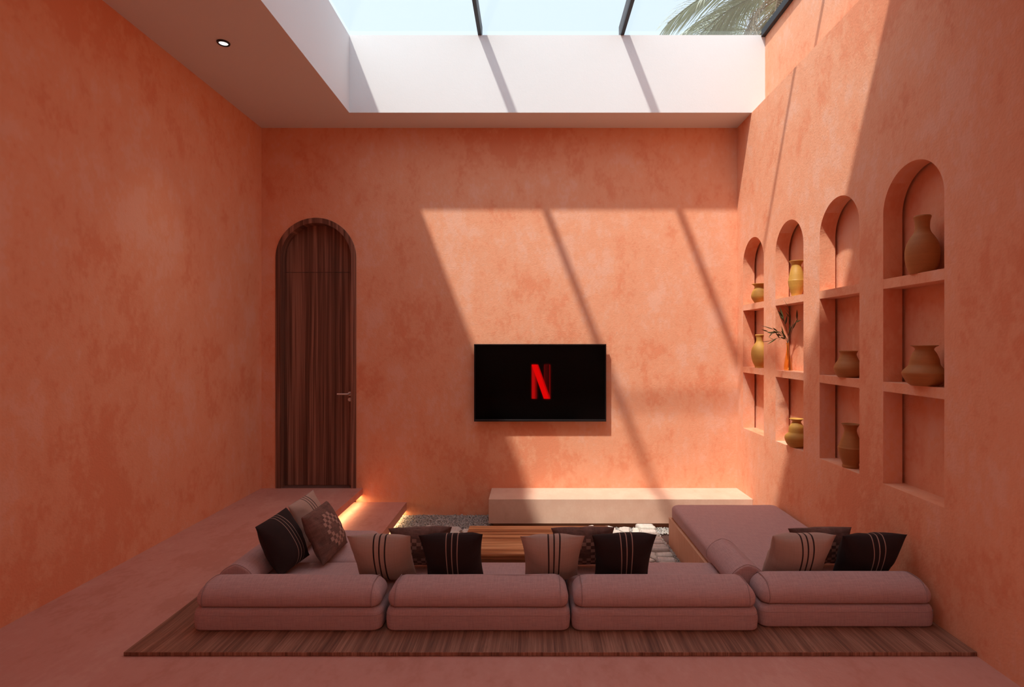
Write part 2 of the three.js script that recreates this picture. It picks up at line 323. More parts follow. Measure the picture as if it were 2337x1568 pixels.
function puff(hx, hz, profile, r = 0.05, wobble = 0, seed = 1) {   // profile: [inset, y] from the underside to the top
  const pos = [], idx = [], rings = profile.map(([i, y]) => ringPoints(Math.max(hx - i, 0.002), Math.max(hz - i, 0.002), Math.max(r - i * 0.7, 0.012), 6).map(([x, z]) => [x, y, z])), n = rings[0].length;
  for (const ring of rings) for (const [x, y, z] of ring) {
    const k = wobble * (noise(x * 5 + 50, y * 9 + z * 7 + 50, 997, 997, seed) - 0.5);
    pos.push(x + k * Math.sign(x) * Math.min(1, Math.abs(x) / hx), y + k * 0.6 * (y > profile[0][1] + 0.03 ? 1 : 0), z + k * Math.sign(z));
  }
  for (let j = 0; j + 1 < rings.length; j++) for (let i = 0; i < n; i++) { const a = j * n + i, b = j * n + (i + 1) % n; idx.push(a, b, b + n, a, b + n, a + n); }
  for (const [j, up] of [[0, -1], [rings.length - 1, 1]]) {
    const c = pos.length / 3; pos.push(0, profile[j][1] + (up > 0 ? 0.001 : 0), 0);
    for (let i = 0; i < n; i++) { const a = j * n + i, b = j * n + (i + 1) % n; up > 0 ? idx.push(a, b, c) : idx.push(b, a, c); }
  }
  const g = new THREE.BufferGeometry(); g.setAttribute('position', new THREE.Float32BufferAttribute(pos, 3)); g.setIndex(idx); g.computeVertexNormals();
  return clean(boxUV(g));
}
const flat = (h, r = 0.04, bulge = 0.004, rb = 0.016) => {            // a mattress: rounded above and below
  const p = []; for (let i = 0; i <= 6; i++) { const a = -Math.PI / 2 + i / 6 * Math.PI / 2; p.push([rb - rb * Math.cos(a), rb + rb * Math.sin(a)]); }
  p.push([-bulge, h * 0.5]);
  for (let i = 0; i <= 6; i++) { const a = i / 6 * Math.PI / 2; p.push([r - r * Math.cos(a), h - r * 0.9 + r * 0.9 * Math.sin(a)]); }
  p.push([r + 0.05, h + 0.002], [r + 0.16, h + 0.004]);
  return p;
};
const roll = (hz, h) => [[0.035, 0], [0.014, 0.005], [0.004, 0.016], [0, 0.032], [0, 0.05], [0.004, 0.066], [0.013, 0.083], [0.027, 0.1], [0.045, 0.1145], [0.065, 0.126], [0.085, 0.134], [hz - 0.004, 0.1385]].map(([i, y]) => [i, y * h / 0.1385]);
function seam(points, r = 0.0022, closed = true) { return clean(new THREE.TubeGeometry(new THREE.CatmullRomCurve3(points, closed, 'centripetal'), points.length * 4, r, 6, closed)); }
function rollSeam(hx, hz, h, x, inset = 0.05) {           // the seam that runs round a roll near its end
  const pr = roll(hz, h).filter(([i]) => i <= inset), a = pr.map(([i, y]) => new THREE.Vector3(x, y, hz - i)), b = pr.map(([i, y]) => new THREE.Vector3(x, y, -hz + i)).reverse();
  return seam([...a, ...b]);
}
const DECK = 0.021, LOW = 0.122, RH = 0.14, RZ = 0.105;
const seatGroup = undefined;
const sofa = [
  [-1.826, -0.806, 2.945, 'leftmost mauve floor sofa section of the front row, on the wooden deck'],
  [-0.784, 0.2135, 2.945, 'second mauve floor sofa section from the left in the front row'],
  [0.2245, 1.234, 2.945, 'third mauve floor sofa section from the left in the front row'],
  [1.252, 2.214, 2.985, 'rightmost mauve floor sofa section of the front row, by the right wall'],
];
sofa.forEach(([x0, x1, d0, label], k) => {
  const hx = (x1 - x0) / 2, d1 = SEATF, hz = (d1 - d0) / 2;
  const t = thing('sofa_section', label, 'sofa', [(x0 + x1) / 2, DECK, -(d0 + d1) / 2]);
  const seat = mesh('seat_cushion', puff(hx, hz, flat(LOW, 0.036), 0.05, 0.003, 3 + k), sofaCloth, t);
  mesh('piping', seam(ringPoints(hx + 0.001, hz + 0.001, 0.05, 5).map(([x, z]) => new THREE.Vector3(x, LOW * 0.70, z)), 0.0016), sofaCloth, seat);
  const hr = hx - 0.008, back = mesh('back_roll', shift(puff(hr, RZ, roll(RZ, RH), 0.05, 0.004, 13 + k), 0, LOW, hz - RZ), sofaCloth, t);
  for (const s of [-1, 1]) mesh('piping', shift(rollSeam(hr, RZ, RH, s * (hr - 0.045)), 0, LOW, hz - RZ), sofaCloth, back);
});
{ // the section along the left edge, its roll, the arm roll on the right and the daybed
  const t = thing('sofa_section', 'mauve floor sofa section along the left side, under the three leaning cushions', 'sofa', [-1.486, DECK, -3.915]);
  const seat = mesh('seat_cushion', puff(0.34, 0.303, flat(LOW, 0.036), 0.07, 0.005, 23), sofaCloth, t);
  mesh('piping', seam(ringPoints(0.341, 0.304, 0.07, 5).map(([x, z]) => new THREE.Vector3(x, LOW * 0.70, z)), 0.0016), sofaCloth, seat);
  const bolster = (x, d0, d1, label) => {
    const hl = (d1 - d0) / 2, b = thing('bolster', label, 'bolster', [x, DECK + LOW + 0.005, -(d0 + d1) / 2]);
    const half = roll(RZ, RH).map(([i, y]) => [RZ - i, y]), out = [...half.map(([x2, y]) => new THREE.Vector2(x2, y)), ...half.slice().reverse().map(([x2, y]) => new THREE.Vector2(-x2, y))];
    const g = new THREE.ExtrudeGeometry(new THREE.Shape(new THREE.SplineCurve(out).getPoints(80)), { depth: d1 - d0 - 0.024, bevelEnabled: true, bevelSize: 0.011, bevelThickness: 0.012, bevelOffset: -0.011, bevelSegments: 4, steps: 1 });
    g.translate(0, 0, -hl + 0.012); const gg = toCreasedNormals(g, 0.9);
    mesh('bolster_body', clean(boxUV(gg)), sofaCloth, b);
    for (const sd of [-1, 1]) mesh('piping', seam(out.filter((p, i) => i % 2 === 0).map((p) => new THREE.Vector3(p.x * 0.995, p.y * 0.995 + 0.0004, sd * (hl - 0.008))), 0.0019), pipingCloth, b);
  };
  bolster(-1.712, 3.172, 4.16, 'mauve half-round bolster along the left edge, behind the dark striped cushion');
  bolster(1.262, 3.172, 3.61, 'mauve half-round arm bolster at the near left corner of the daybed');
}
{
  const t = thing('daybed', 'wide mauve daybed on an orange brown wooden box in the right corner', 'daybed', [1.748, PIT, -4.29]);
  mesh('mattress', shift(puff(0.478, 0.684, flat(0.115, 0.042, 0.0), 0.06, 0.003, 41), 0, 0.001 - PIT, 0), sofaCloth, t);
  const at = (g) => shift(g, -1.748, -PIT, 4.29);
  mesh('side_panel', at(box(1.252, 1.272, -0.30, -0.004, SEATF - 0.02, 4.965, 0.002)), panelWood, t);
  mesh('back_panel', at(box(1.273, XR - 0.002, -0.30, -0.004, 4.945, 4.965, 0.002)), panelWood, t);
  mesh('bed_board', at(box(1.275, XR - 0.002, -0.03, 0.0, SEATF - 0.005, 4.943)), panelWood, t);
}
// ---------------------------------------------------------------- wooden platform under it all
{
  const t = thing('wooden_platform', 'thin brown wooden deck carrying the sofa sections, with grain towards the back', 'platform', [0, 0, -3.2]);
  const at = (g) => shift(g, 0, 0, 3.2);
  mesh('deck_board', at(box(-2.045, XR - 0.001, 0.0005, DECK, 2.75, SEATF - 0.01, 0.003)), deckWood, t);
  mesh('deck_board', at(box(-2.045, -1.15, 0.0005, DECK, SEATF - 0.009, 4.2, 0.003)), deckWood, t);
  mesh('front_panel', at(box(-1.146, 1.25, PIT, -0.0005, SEATF - 0.055, SEATF - 0.03)), panelWood, t);
  mesh('front_panel', at(box(-1.33, -1.15, PIT, -0.0005, 4.17, 4.195)), panelWood, t);
}

// ---------------------------------------------------------------- cushions
const cushionMaps = {};
{
  const make = (name, draw) => { const c = document.createElement('canvas'); c.width = c.height = 512; draw(c.getContext('2d')); const t = new THREE.CanvasTexture(c); t.colorSpace = THREE.SRGBColorSpace; cushionMaps[name] = t; };
  const R = rng(99), css = (r, g, b) => '#' + lin(r, g, b).getHexString();
  const threads = (x, a) => { for (let i = 0; i < 256; i++) { x.fillStyle = `rgba(${R() < 0.5 ? '0,0,0' : '255,235,220'},${R() * a})`; x.fillRect(0, i * 2, 512, 1); x.fillStyle = `rgba(${R() < 0.5 ? '0,0,0' : '255,235,220'},${R() * a})`; x.fillRect(i * 2, 0, 1, 512); } };
  const stripes = (x, col, w) => { x.fillStyle = col; for (const p of [222, 268, 314]) x.fillRect(p - w / 2, 0, w, 512); };
  make('beige', (x) => { x.fillStyle = css(0.47, 0.31, 0.25); x.fillRect(0, 0, 512, 512); threads(x, 0.05); stripes(x, css(0.028, 0.013, 0.011), 12); });
  make('dark', (x) => { x.fillStyle = css(0.017, 0.0065, 0.0065); x.fillRect(0, 0, 512, 512); threads(x, 0.010); stripes(x, css(0.42, 0.27, 0.22), 7.5); });
  make('brown', (x) => {
    x.fillStyle = css(0.20, 0.105, 0.085); x.fillRect(0, 0, 512, 512);
    for (let i = 0; i < 2600; i++) { x.fillStyle = `rgba(${R() < 0.55 ? '40,15,12' : '190,140,125'},${0.03 + R() * 0.13})`; x.fillRect(R() * 512, R() * 512, 6 + R() * 60, 1 + R() * 3); }
    for (let i = 0; i < 260; i++) { x.fillStyle = `rgba(${R() < 0.5 ? '30,10,8' : '170,115,100'},${0.02 + R() * 0.07})`; x.beginPath(); x.ellipse(R() * 512, R() * 512, 20 + R() * 70, 8 + R() * 26, R() * 3, 0, 6.3); x.fill(); }
    const s = 40, blocks = []; for (let a = -4; a <= 4; a++) for (let b = -4; b <= 4; b++) if ((a + b) & 1 && Math.abs(a) + Math.abs(b) >= 3 && Math.abs(a) + Math.abs(b) <= 5 && Math.abs(a) < 4) blocks.push([a, b]);
    for (const [a, b] of blocks) { x.fillStyle = css(0.50, 0.29, 0.235); x.fillRect(256 + a * s - s / 2, 256 + b * s - s / 2, s, s); }
    threads(x, 0.05);
  });
}
const cushionMat = Object.fromEntries(['beige', 'dark', 'brown'].map((k) => [k, phys({ map: cushionMaps[k], bumpMap: times(weaveBump, 1.6, 1.6), bumpScale: k === 'brown' ? 0.003 : 0.0013, roughness: 0.95, sheen: k === 'dark' ? 0.0 : 0.25, sheenRoughness: 0.6, sheenColor: lin(0.5, 0.42, 0.4) })]));
const P = (u, v, d) => new THREE.Vector3((u - CX) * d / F, EYE - (v - CY) * d / F, -d);
// a stuffed square between four corners (bottom left, bottom right, top right, top left, seen from its front)
function cushion(kind, corners, thick, label, seed) {
  const [bl, br, tr, tl] = corners, base = bl.clone().add(br).multiplyScalar(0.5), n = 30, pos = [], uv = [], idx = [];
  const nrm = br.clone().sub(bl).cross(tl.clone().sub(bl)).normalize(), row = n + 1;
  for (const side of [1, -1]) for (let j = 0; j <= n; j++) for (let i = 0; i <= n; i++) {
    const s = Math.sin((i / n - 0.5) * Math.PI) * 0.5 + 0.5, t = Math.sin((j / n - 0.5) * Math.PI) * 0.5 + 0.5, u = s * 2 - 1, v = t * 2 - 1;
    const su = 0.5 + 0.5 * u * (1 - 0.075 * (1 - v * v)), sv = 0.5 + 0.5 * v * (1 - 0.02 * (1 - u * u));
    const p = bl.clone().lerp(br, su).lerp(tl.clone().lerp(tr, su), sv);
    const puffy = Math.pow(Math.max(0, (1 - Math.pow(Math.abs(u), 2.6)) * (1 - Math.pow(Math.abs(v), 2.6))), 0.62), sag = 1 + 0.16 * -v * (1 - u * u);
    const ang = Math.atan2(v, u), rad = Math.hypot(u, v), wr = (noise(ang * 3 + 40, rad * 1.5 + 9, 997, 997, seed) - 0.5) * smooth(0.35, 1.1, rad) * (1 - smooth(0.94, 1, Math.max(Math.abs(u), Math.abs(v))));
    p.addScaledVector(nrm, side * (thick / 2 * puffy * sag + 0.018 * wr) );
    p.sub(base); pos.push(p.x, p.y, p.z); uv.push(s, t);
  }
  for (const o of [0, 1]) for (let j = 0; j < n; j++) for (let i = 0; i < n; i++) { const a = o * row * row + j * row + i, b = a + 1, c = a + row, d = c + 1; o ? idx.push(a, c, b, b, c, d) : idx.push(a, b, c, b, d, c); }
  const g = new THREE.BufferGeometry(); g.setAttribute('position', new THREE.Float32BufferAttribute(pos, 3)); g.setAttribute('uv', new THREE.Float32BufferAttribute(uv, 2)); g.setIndex(idx); g.computeVertexNormals();
  const m = mesh('cushion', g, cushionMat[kind]); m.position.copy(base);
  return tag(m, label, 'cushion');
}
const B3 = (x, y, d) => new THREE.Vector3(x, y, -d), ST = DECK + LOW;   // ST: top of the seats
const upright = (kind, tl, tr, bl, br, dTop, dBase, thick, label, seed, dy = 0.02) => cushion(kind, [P(bl, 0, dBase).setY(ST + dy), P(br, 0, dBase).setY(ST + dy), P(tr[0], tr[1], dTop), P(tl[0], tl[1], dTop)], thick, label, seed);
upright('beige', [791, 1223], [937, 1223], 820, 952, 3.19, 3.33, 0.2, 'beige cushion with dark stripes at the left end of the front sofa row', 1);
upright('dark', [955, 1222], [1102, 1219], 976, 1104, 3.19, 3.33, 0.2, 'dark brown cushion with pale stripes beside the first beige one, left of centre', 2);
upright('brown', [886, 1206], [1032, 1202], 905, 1022, 3.43, 3.52, 0.16, 'mottled brown cushion with checks behind the left pair of front cushions', 3);
upright('beige', [1187, 1224], [1335, 1223], 1198, 1318, 3.19, 3.33, 0.2, 'beige cushion with dark stripes in front of the wooden table, middle of the front row', 4);
upright('dark', [1351, 1222], [1499, 1220], 1357, 1478, 3.19, 3.33, 0.2, 'dark brown cushion with pale stripes before the flat stones, middle of the front row', 5);
upright('brown', [1257, 1205], [1403, 1203], 1272, 1392, 3.43, 3.52, 0.16, 'mottled brown cushion with checks behind the middle pair, in front of the table', 6);
upright('beige', [1763, 1223], [1909, 1221], 1736, 1868, 3.21, 3.35, 0.2, 'beige cushion with dark stripes on the rightmost sofa section', 7);
upright('dark', [1923, 1223], [2071, 1220], 1898, 2018, 3.21, 3.35, 0.2, 'dark brown cushion with pale stripes against the right wall', 8);
upright('brown', [1798, 1206], [1944, 1203], 1812, 1925, 3.45, 3.54, 0.16, 'mottled brown cushion behind the two striped cushions on the rightmost section', 9);
cushion('dark', [B3(-1.50, ST + 0.03, 3.27), B3(-1.46, ST + 0.03, 3.62), P(653, 1158, 3.62), P(582, 1203, 3.25)], 0.17, 'dark brown cushion with pale stripes leaning on the left bolster', 10);
cushion('beige', [B3(-1.53, ST + 0.03, 3.74), B3(-1.51, ST + 0.03, 4.09), P(715, 1118, 4.08), P(657, 1155, 3.73)], 0.14, 'beige cushion with dark stripes leaning at the back of the left side', 11);
cushion('brown', [B3(-1.315, ST + 0.02, 3.47), B3(-1.295, ST + 0.02, 3.88), P(745, 1143, 3.82), P(688, 1181, 3.45)], 0.15, 'brown cushion with a pale checked star leaning in front at the left', 12);

// ---------------------------------------------------------------- table
{
  const k = 1.57 / 1.57, x0 = -0.527, x1 = 0.665, d0 = 4.093, d1 = 4.723;
  const t = thing('coffee_table', 'low rectangular wooden coffee table on the flat stones', 'table', [(x0 + x1) / 2, -0.232, -(d0 + d1) / 2]);
  const hx = (x1 - x0) / 2, hd = (d1 - d0) / 2, top = [];
  const tg = swapUV(box(-hx, hx, 0.192, 0.232, -hd, hd, 0.003));
  mesh('table_top', tg, tableWood, t);
  for (const s of [-1, 1]) mesh('apron', swapUV(box(-hx + 0.03, hx - 0.03, 0.12, 0.1915, s * (hd - 0.035) - 0.011, s * (hd - 0.035) + 0.011, 0.002)), tableWood, t);
  for (const s of [-1, 1]) mesh('side_panel', box(s * (hx - 0.02) - 0.014, s * (hx - 0.02) + 0.014, 0, 0.1915, -hd + 0.015, hd - 0.015, 0.002), tableWood, t);
}

// ---------------------------------------------------------------- flat stones and pebbles of the sunken floor
const stoneMats = [[0.74, 0.66, 0.57], [0.78, 0.71, 0.62], [0.66, 0.56, 0.49], [0.74, 0.63, 0.56]].map(([r, g, b], i) => std({ color: lin(r, g, b), map: times(weaveColor, 1.3 + i * 0.2, 0.9), bumpMap: times(plasterBump, 3, 3), bumpScale: 0.006, roughness: 0.9 }));
{
  const R = rng(4242), x0 = -1.15, x1 = 1.07, d0 = 3.64, d1 = 5.40, nx = 15, ny = 12, sites = [];
  for (let j = -1; j <= ny; j++) for (let i = -1; i <= nx; i++) sites.push([x0 + (i + 0.5 + (R() - 0.5) * 0.85) * (x1 - x0) / nx + (j % 2 ? 0.04 : 0), d0 + (j + 0.5 + (R() - 0.5) * 0.85) * (d1 - d0) / ny]);
  const clip = (poly, px, py, nx_, ny_) => { const out = []; for (let i = 0; i < poly.length; i++) { const a = poly[i], b = poly[(i + 1) % poly.length], da = (a[0] - px) * nx_ + (a[1] - py) * ny_, db = (b[0] - px) * nx_ + (b[1] - py) * ny_; if (da <= 0) out.push(a); if ((da < 0 && db > 0) || (da > 0 && db < 0)) { const t = da / (da - db); out.push([a[0] + (b[0] - a[0]) * t, a[1] + (b[1] - a[1]) * t]); } } return out; };
  for (const [sx, sd] of sites) {
    if (sx < x0 || sx > x1 || sd < d0 || sd > d1) continue;
    if (sx > -0.42 && sx < 0.56 && sd > 4.2 && sd < 4.62) continue;             // out of sight under the table
    let poly = [[sx - 0.4, sd - 0.4], [sx + 0.4, sd - 0.4], [sx + 0.4, sd + 0.4], [sx - 0.4, sd + 0.4]];
    const gap = 0.013 + R() * 0.005;
    for (const [qx, qd] of sites) { const dx = qx - sx, dd = qd - sd, L = Math.hypot(dx, dd); if (L < 1e-6 || L > 0.7) continue; poly = clip(poly, sx + dx / 2 - dx / L * gap, sd + dd / 2 - dd / L * gap, dx / L, dd / L); }
    if (poly.length < 3) continue;
    const s = new THREE.Shape(poly.map(([a, b]) => new THREE.Vector2(a - sx, b - sd))), h = 0.07 + R() * 0.014;
    const g = new THREE.ExtrudeGeometry(s, { depth: h - 0.007, bevelEnabled: true, bevelSize: 0.007, bevelThickness: 0.007, bevelSegments: 1, bevelOffset: -0.007 });
    g.rotateX(-Math.PI / 2);
    const m = mesh('flagstone', clean(boxUV(g)), stoneMats[Math.floor(R() * 4)], pit); m.position.set(sx, PIT, -sd);
    m.rotation.set((R() - 0.5) * 0.03, 0, (R() - 0.5) * 0.03);
  }
  // a border of longer stones along the right edge
  for (let d = 3.72, k = 0; d < 5.42; k++) {
    const w = 0.052 + R() * 0.03, l = 0.14 + R() * 0.045, g = new RoundedBoxGeometry(l, 0.08 + R() * 0.04, w, 2, 0.02), p = g.attributes.position;
    for (let i = 0; i < p.count; i++) p.setXYZ(i, p.getX(i) + 0.012 * (hash(i % 37, k, 5) - 0.5) * 0.4, p.getY(i) + 0.006 * (noise(p.getX(i) * 25 + 9, p.getZ(i) * 25 + 9, 99, 99, k) - 0.5), p.getZ(i) + 0.016 * (noise(p.getX(i) * 18 + 9, k * 3.1 + 4, 99, 99, 8) - 0.5));
    g.computeVertexNormals();
    const m = mesh('flagstone', clean(boxUV(g)), stoneMats[Math.floor(R() * 4)], pit); m.position.set(1.21 - l / 2 + (R() - 0.5) * 0.02, PIT + 0.045, -(d + w / 2)); m.rotation.set((R() - 0.5) * 0.1, (R() - 0.5) * 0.12, (R() - 0.5) * 0.05);
    d += w + 0.022 + R() * 0.012;
  }
  // pebbles
  const g = new THREE.IcosahedronGeometry(1, 1), gp = g.attributes.position, places = [];
  const add = (a0, a1, b0, b1, pitch, y) => { for (let x = a0; x < a1; x += pitch) for (let d = b0; d < b1; d += pitch) { const px = x + (R() - 0.5) * pitch, pd = d + (R() - 0.5) * pitch; places.push([px, y(px, pd) + R() * 0.008, pd]); } };
  const lift = (x, d) => PIT + 0.012 + 0.036 * smooth(1.08, 1.2, x) * (1 - smooth(4.9, 5.2, d));
  add(STEP - 0.11, -0.385, 5.36, DB - 0.006, 0.0135, lift); add(-0.385, XR, 5.37, 5.548, 0.0145, lift); add(STEP - 0.12, -1.13, 4.2, 5.36, 0.0135, lift); add(1.1, 1.25, 3.62, 5.4, 0.0125, lift);
  const stone = std({ color: lin(1, 1, 1), roughness: 0.85 }), im = new THREE.InstancedMesh(g, stone, places.length), o = new THREE.Object3D(), c = new THREE.Color();
  places.forEach(([x, y, d], i) => {
    const s = 0.0058 + R() * 0.0042; o.position.set(x, y, -d); o.rotation.set(R() * 6, R() * 6, R() * 6); o.scale.set(s * (0.8 + R() * 0.5), s * (0.6 + R() * 0.3), s * (0.8 + R() * 0.5)); o.updateMatrix(); im.setMatrixAt(i, o.matrix);
    const t = 0.24 + R() * 0.3; im.setColorAt(i, c.setRGB(t, t * (0.86 + R() * 0.06), t * (0.76 + R() * 0.08)));
  });
  im.name = 'gravel'; im.castShadow = im.receiveShadow = true; scene.add(im);
  tag(im, 'small grey beige pebbles filling the sunken floor around the flat stones', 'gravel', undefined, 'stuff');
}

// ---------------------------------------------------------------- clay pots in the niches
const potTex = texture(256, 512, (u, v) => { const q = 0.88 + 0.10 * fbm(u, v, 2, 60, 3, 7) - 0.12 * fbm(u, v, 6, 6, 3, 17) + 0.08 * (noise(u * 120, v * 240, 120, 240, 4) - 0.5); return [q, q, q]; });
const clay = [[0.62, 0.305, 0.055], [0.66, 0.34, 0.065], [0.47, 0.175, 0.042]].map(([r, g, b], i) => phys({ color: lin(r, g, b), map: potTex, bumpMap: potTex, bumpScale: 0.0012, roughness: i === 1 ? 0.42 : 0.7 }));
// u: middle of the pot; profile: [half width in pixels, y in pixels] from the foot to the lip
function pot(u, profile, mat, label, xc) {
  const rmax = Math.max(...profile.map((p) => p[0]));
  let x = 2.3, d = 4; for (let i = 0; i < 6; i++) { d = F * x / (u - CX); x = xc ?? 2.381 - rmax * d / F; }
  const k = d / F, foot = profile[0][1], pts = profile.map(([r, v]) => new THREE.Vector2(r * k, (foot - v) * k));
  const y = EYE - (foot - CY) * k, shelf = [N_BASE, EYE - 0.242, EYE + 0.409].reduce((a, b) => (Math.abs(b - y) < Math.abs(a - y) ? b : a));
  const curve = new THREE.SplineCurve(pts), out = [new THREE.Vector2(0.001, 0), ...curve.getPoints(60)], lip = out[out.length - 1], inner = [];
  for (let i = 56; i >= 8; i -= 3) { const q = curve.getPoint(i / 60); inner.push(new THREE.Vector2(Math.max(0.004, q.x - 0.006), q.y + 0.002)); }
  const g = new THREE.LatheGeometry([...out, new THREE.Vector2(lip.x - 0.002, lip.y + 0.0025), new THREE.Vector2(lip.x - 0.005, lip.y), ...inner, new THREE.Vector2(0.001, 0.012)], 56);
  const m = mesh('clay_pot', clean(g), mat); m.position.set(x, shelf + 0.0003, -d);
  return tag(m, label, 'pot');
}
pot(1733.5, [[10.5, 690], [13, 686], [17, 679], [18, 673], [16, 664], [11.5, 657], [11, 652], [14, 648.5], [17, 647]], clay[0], 'squat ochre pot with a wide rim in the farthest arch, upper shelf');
pot(1733.5, [[10, 837], [10.5, 833], [15, 823], [18, 808], [16.5, 793], [10, 782], [7.2, 776], [7.5, 768], [9.5, 763], [9, 761.5]], clay[0], 'slender ochre vase with a narrow neck in the farthest column, middle shelf');
pot(1817.5, [[10.5, 675], [11, 670], [15.5, 655], [17.6, 640], [17, 636.5], [14.5, 622], [11, 608], [10.5, 602], [14, 596], [15.5, 594]], clay[1], 'tall glazed ochre jar with a flared rim in the second farthest arch');
pot(1818, [[13.5, 1019], [20, 1013], [25, 1001], [24, 993], [17.5, 986.5], [16.8, 982], [16, 973], [11, 965], [9.2, 961], [12, 957], [15.5, 954.5]], clay[0], 'double bellied ochre pot in the bottom cell of the second farthest column');
pot(1936, [[20, 858.5], [26, 851], [29.6, 839], [27, 829], [22, 821], [17.5, 811], [16.5, 805], [19.5, 798.5]], clay[2], 'squat brown clay pot in the middle cell of the third column');
pot(1941, [[16.5, 1064], [17, 1060], [16.5, 1055], [23, 1037], [26, 1020], [24.5, 1016], [19, 1000], [13.5, 985], [13, 976], [17, 967], [18.8, 965.5]], clay[2], 'tall brown clay vase with a ridge in the bottom cell of the third column');
pot(2105, [[24, 624.5], [29, 612], [33, 594], [33.9, 576], [31, 558], [24, 542], [17, 531], [14.3, 520], [15, 505], [17.2, 496], [16.8, 493]], clay[2], 'tall brown clay bottle vase in the nearest arch, top shelf');
pot(2109.8, [[26, 879], [35, 871], [43.4, 854], [42, 846], [32, 834.5], [29.5, 829], [28, 819], [23, 805], [18, 796.5], [21, 791], [27, 788]], clay[2], 'large double bellied brown pot with a flared rim in the nearest column');

{ // amber vase with an olive branch
  const d = 4.93, x = 2.315, y = EYE - 0.2417, k = d / F;
  const vg = new THREE.LatheGeometry([[0.001, 0], [0.030, 0], [0.034, 0.012], [0.032, 0.05], [0.024, 0.11], [0.014, 0.165], [0.011, 0.20], [0.012, 0.235], [0.016, 0.25], [0.0145, 0.25], [0.0105, 0.235], [0.0095, 0.2], [0.0125, 0.165], [0.0225, 0.11], [0.0305, 0.05], [0.032, 0.014], [0.001, 0.008]].map((p) => new THREE.Vector2(...p)), 40);
  const vase = mesh('glass_vase', clean(vg), phys({ color: lin(0.98, 0.86, 0.58), transmission: 1, thickness: 0, roughness: 0.12, ior: 1.45 })); vase.position.set(x, y + 0.0003, -d);
  tag(vase, 'slim amber glass vase holding an olive branch in the second farthest column', 'vase');
  const br = thing('olive_branch', 'olive branch with long narrow leaves standing in the amber vase', 'branch', [x, y + 0.24, -d]), R = rng(77);
  const base = new THREE.Vector3(x, y + 0.24, -d), wood = std({ color: lin(0.13, 0.085, 0.045), roughness: 0.8 });
  const green = [[0.12, 0.15, 0.045], [0.085, 0.105, 0.035], [0.16, 0.175, 0.06], [0.10, 0.075, 0.035]].map(([r, g, b]) => phys({ color: lin(r, g, b), roughness: 0.6, side: THREE.DoubleSide }));
  const leafGeo = (() => { const n = 9, pos = [], idx = []; for (let i = 0; i <= n; i++) { const t = i / n, w = 0.075 * Math.sin(Math.PI * Math.pow(t, 0.8)) * (1 - 0.25 * t) + 0.002, b = 0.10 * t * t, z = -0.18 * w; pos.push(t, b * 0.6, -w, t, b * 0.6 + z, 0, t, b * 0.6, w, t, b * 0.6 + z - 0.006, 0); } for (let i = 0; i < n; i++) { const a = i * 4, q = a + 4; idx.push(a, a + 1, q, a + 1, q + 1, q, a + 1, a + 2, q + 1, a + 2, q + 2, q + 1, a, q, a + 3, a + 3, q, q + 3, a + 3, q + 3, a + 2, a + 2, q + 3, q + 2); } const g = new THREE.BufferGeometry(); g.setAttribute('position', new THREE.Float32BufferAttribute(pos, 3)); g.setIndex(idx); g.computeVertexNormals(); return g; })();
  const root = new THREE.Vector3(0, -0.14, 0), Q = (u, v, dd) => P(u, v, dd).sub(base);
  // stems end where the photo's twigs do; each carries leaves towards its tip
  const stems = [[Q(1766, 752, 4.72), 8], [Q(1752, 757, 4.62), 9], [Q(1757, 778, 4.66), 6], [Q(1786, 722, 4.86), 7], [Q(1803, 708, 4.80), 7], [Q(1820, 728, 4.72), 5]];
  stems.forEach(([tip, n], si) => {
    const fork = new THREE.Vector3(0.004 * (si - 2), 0.03 + 0.006 * si, 0.004 * (si - 2)), c = new THREE.CatmullRomCurve3([root, new THREE.Vector3(0, 0, 0), fork, fork.clone().lerp(tip, 0.5).add(new THREE.Vector3(0, 0.018, 0)), tip]);
    mesh('stem', clean(new THREE.TubeGeometry(c, 24, 0.0016, 6)), wood, br);
    for (let k2 = 0; k2 < n; k2++) {
      const t = 0.5 + 0.5 * (k2 + 0.8) / n, p = c.getPoint(Math.min(1, t)), dir = c.getTangent(Math.min(1, t)), side = new THREE.Vector3(R() - 0.5, R() - 0.45, R() - 0.5).multiplyScalar(0.95);
      const m = mesh('leaf', leafGeo, green[Math.floor(R() * 4)], br); m.position.copy(p);
      m.quaternion.setFromUnitVectors(new THREE.Vector3(1, 0, 0), dir.clone().add(side).normalize()); m.rotateX(R() * 6);
      m.scale.setScalar(0.075 + R() * 0.06);
      const tipOf = () => new THREE.Vector3(1, 0, 0).applyQuaternion(m.quaternion).multiplyScalar(m.scale.x).add(p), bad = () => { const e = tipOf(); return e.x + x > 2.225 && (e.x + x > 2.37 || e.z - d < -5.005 || e.z - d > -4.515 || e.y + y + 0.24 > EYE + 0.335); };
      for (let q = 0; q < 12 && bad(); q++) m.quaternion.setFromUnitVectors(new THREE.Vector3(1, 0, 0), dir.clone().add(new THREE.Vector3(-0.15 * q - 0.2, side.y - 0.1 * q, side.z)).normalize());
    }
  });
}

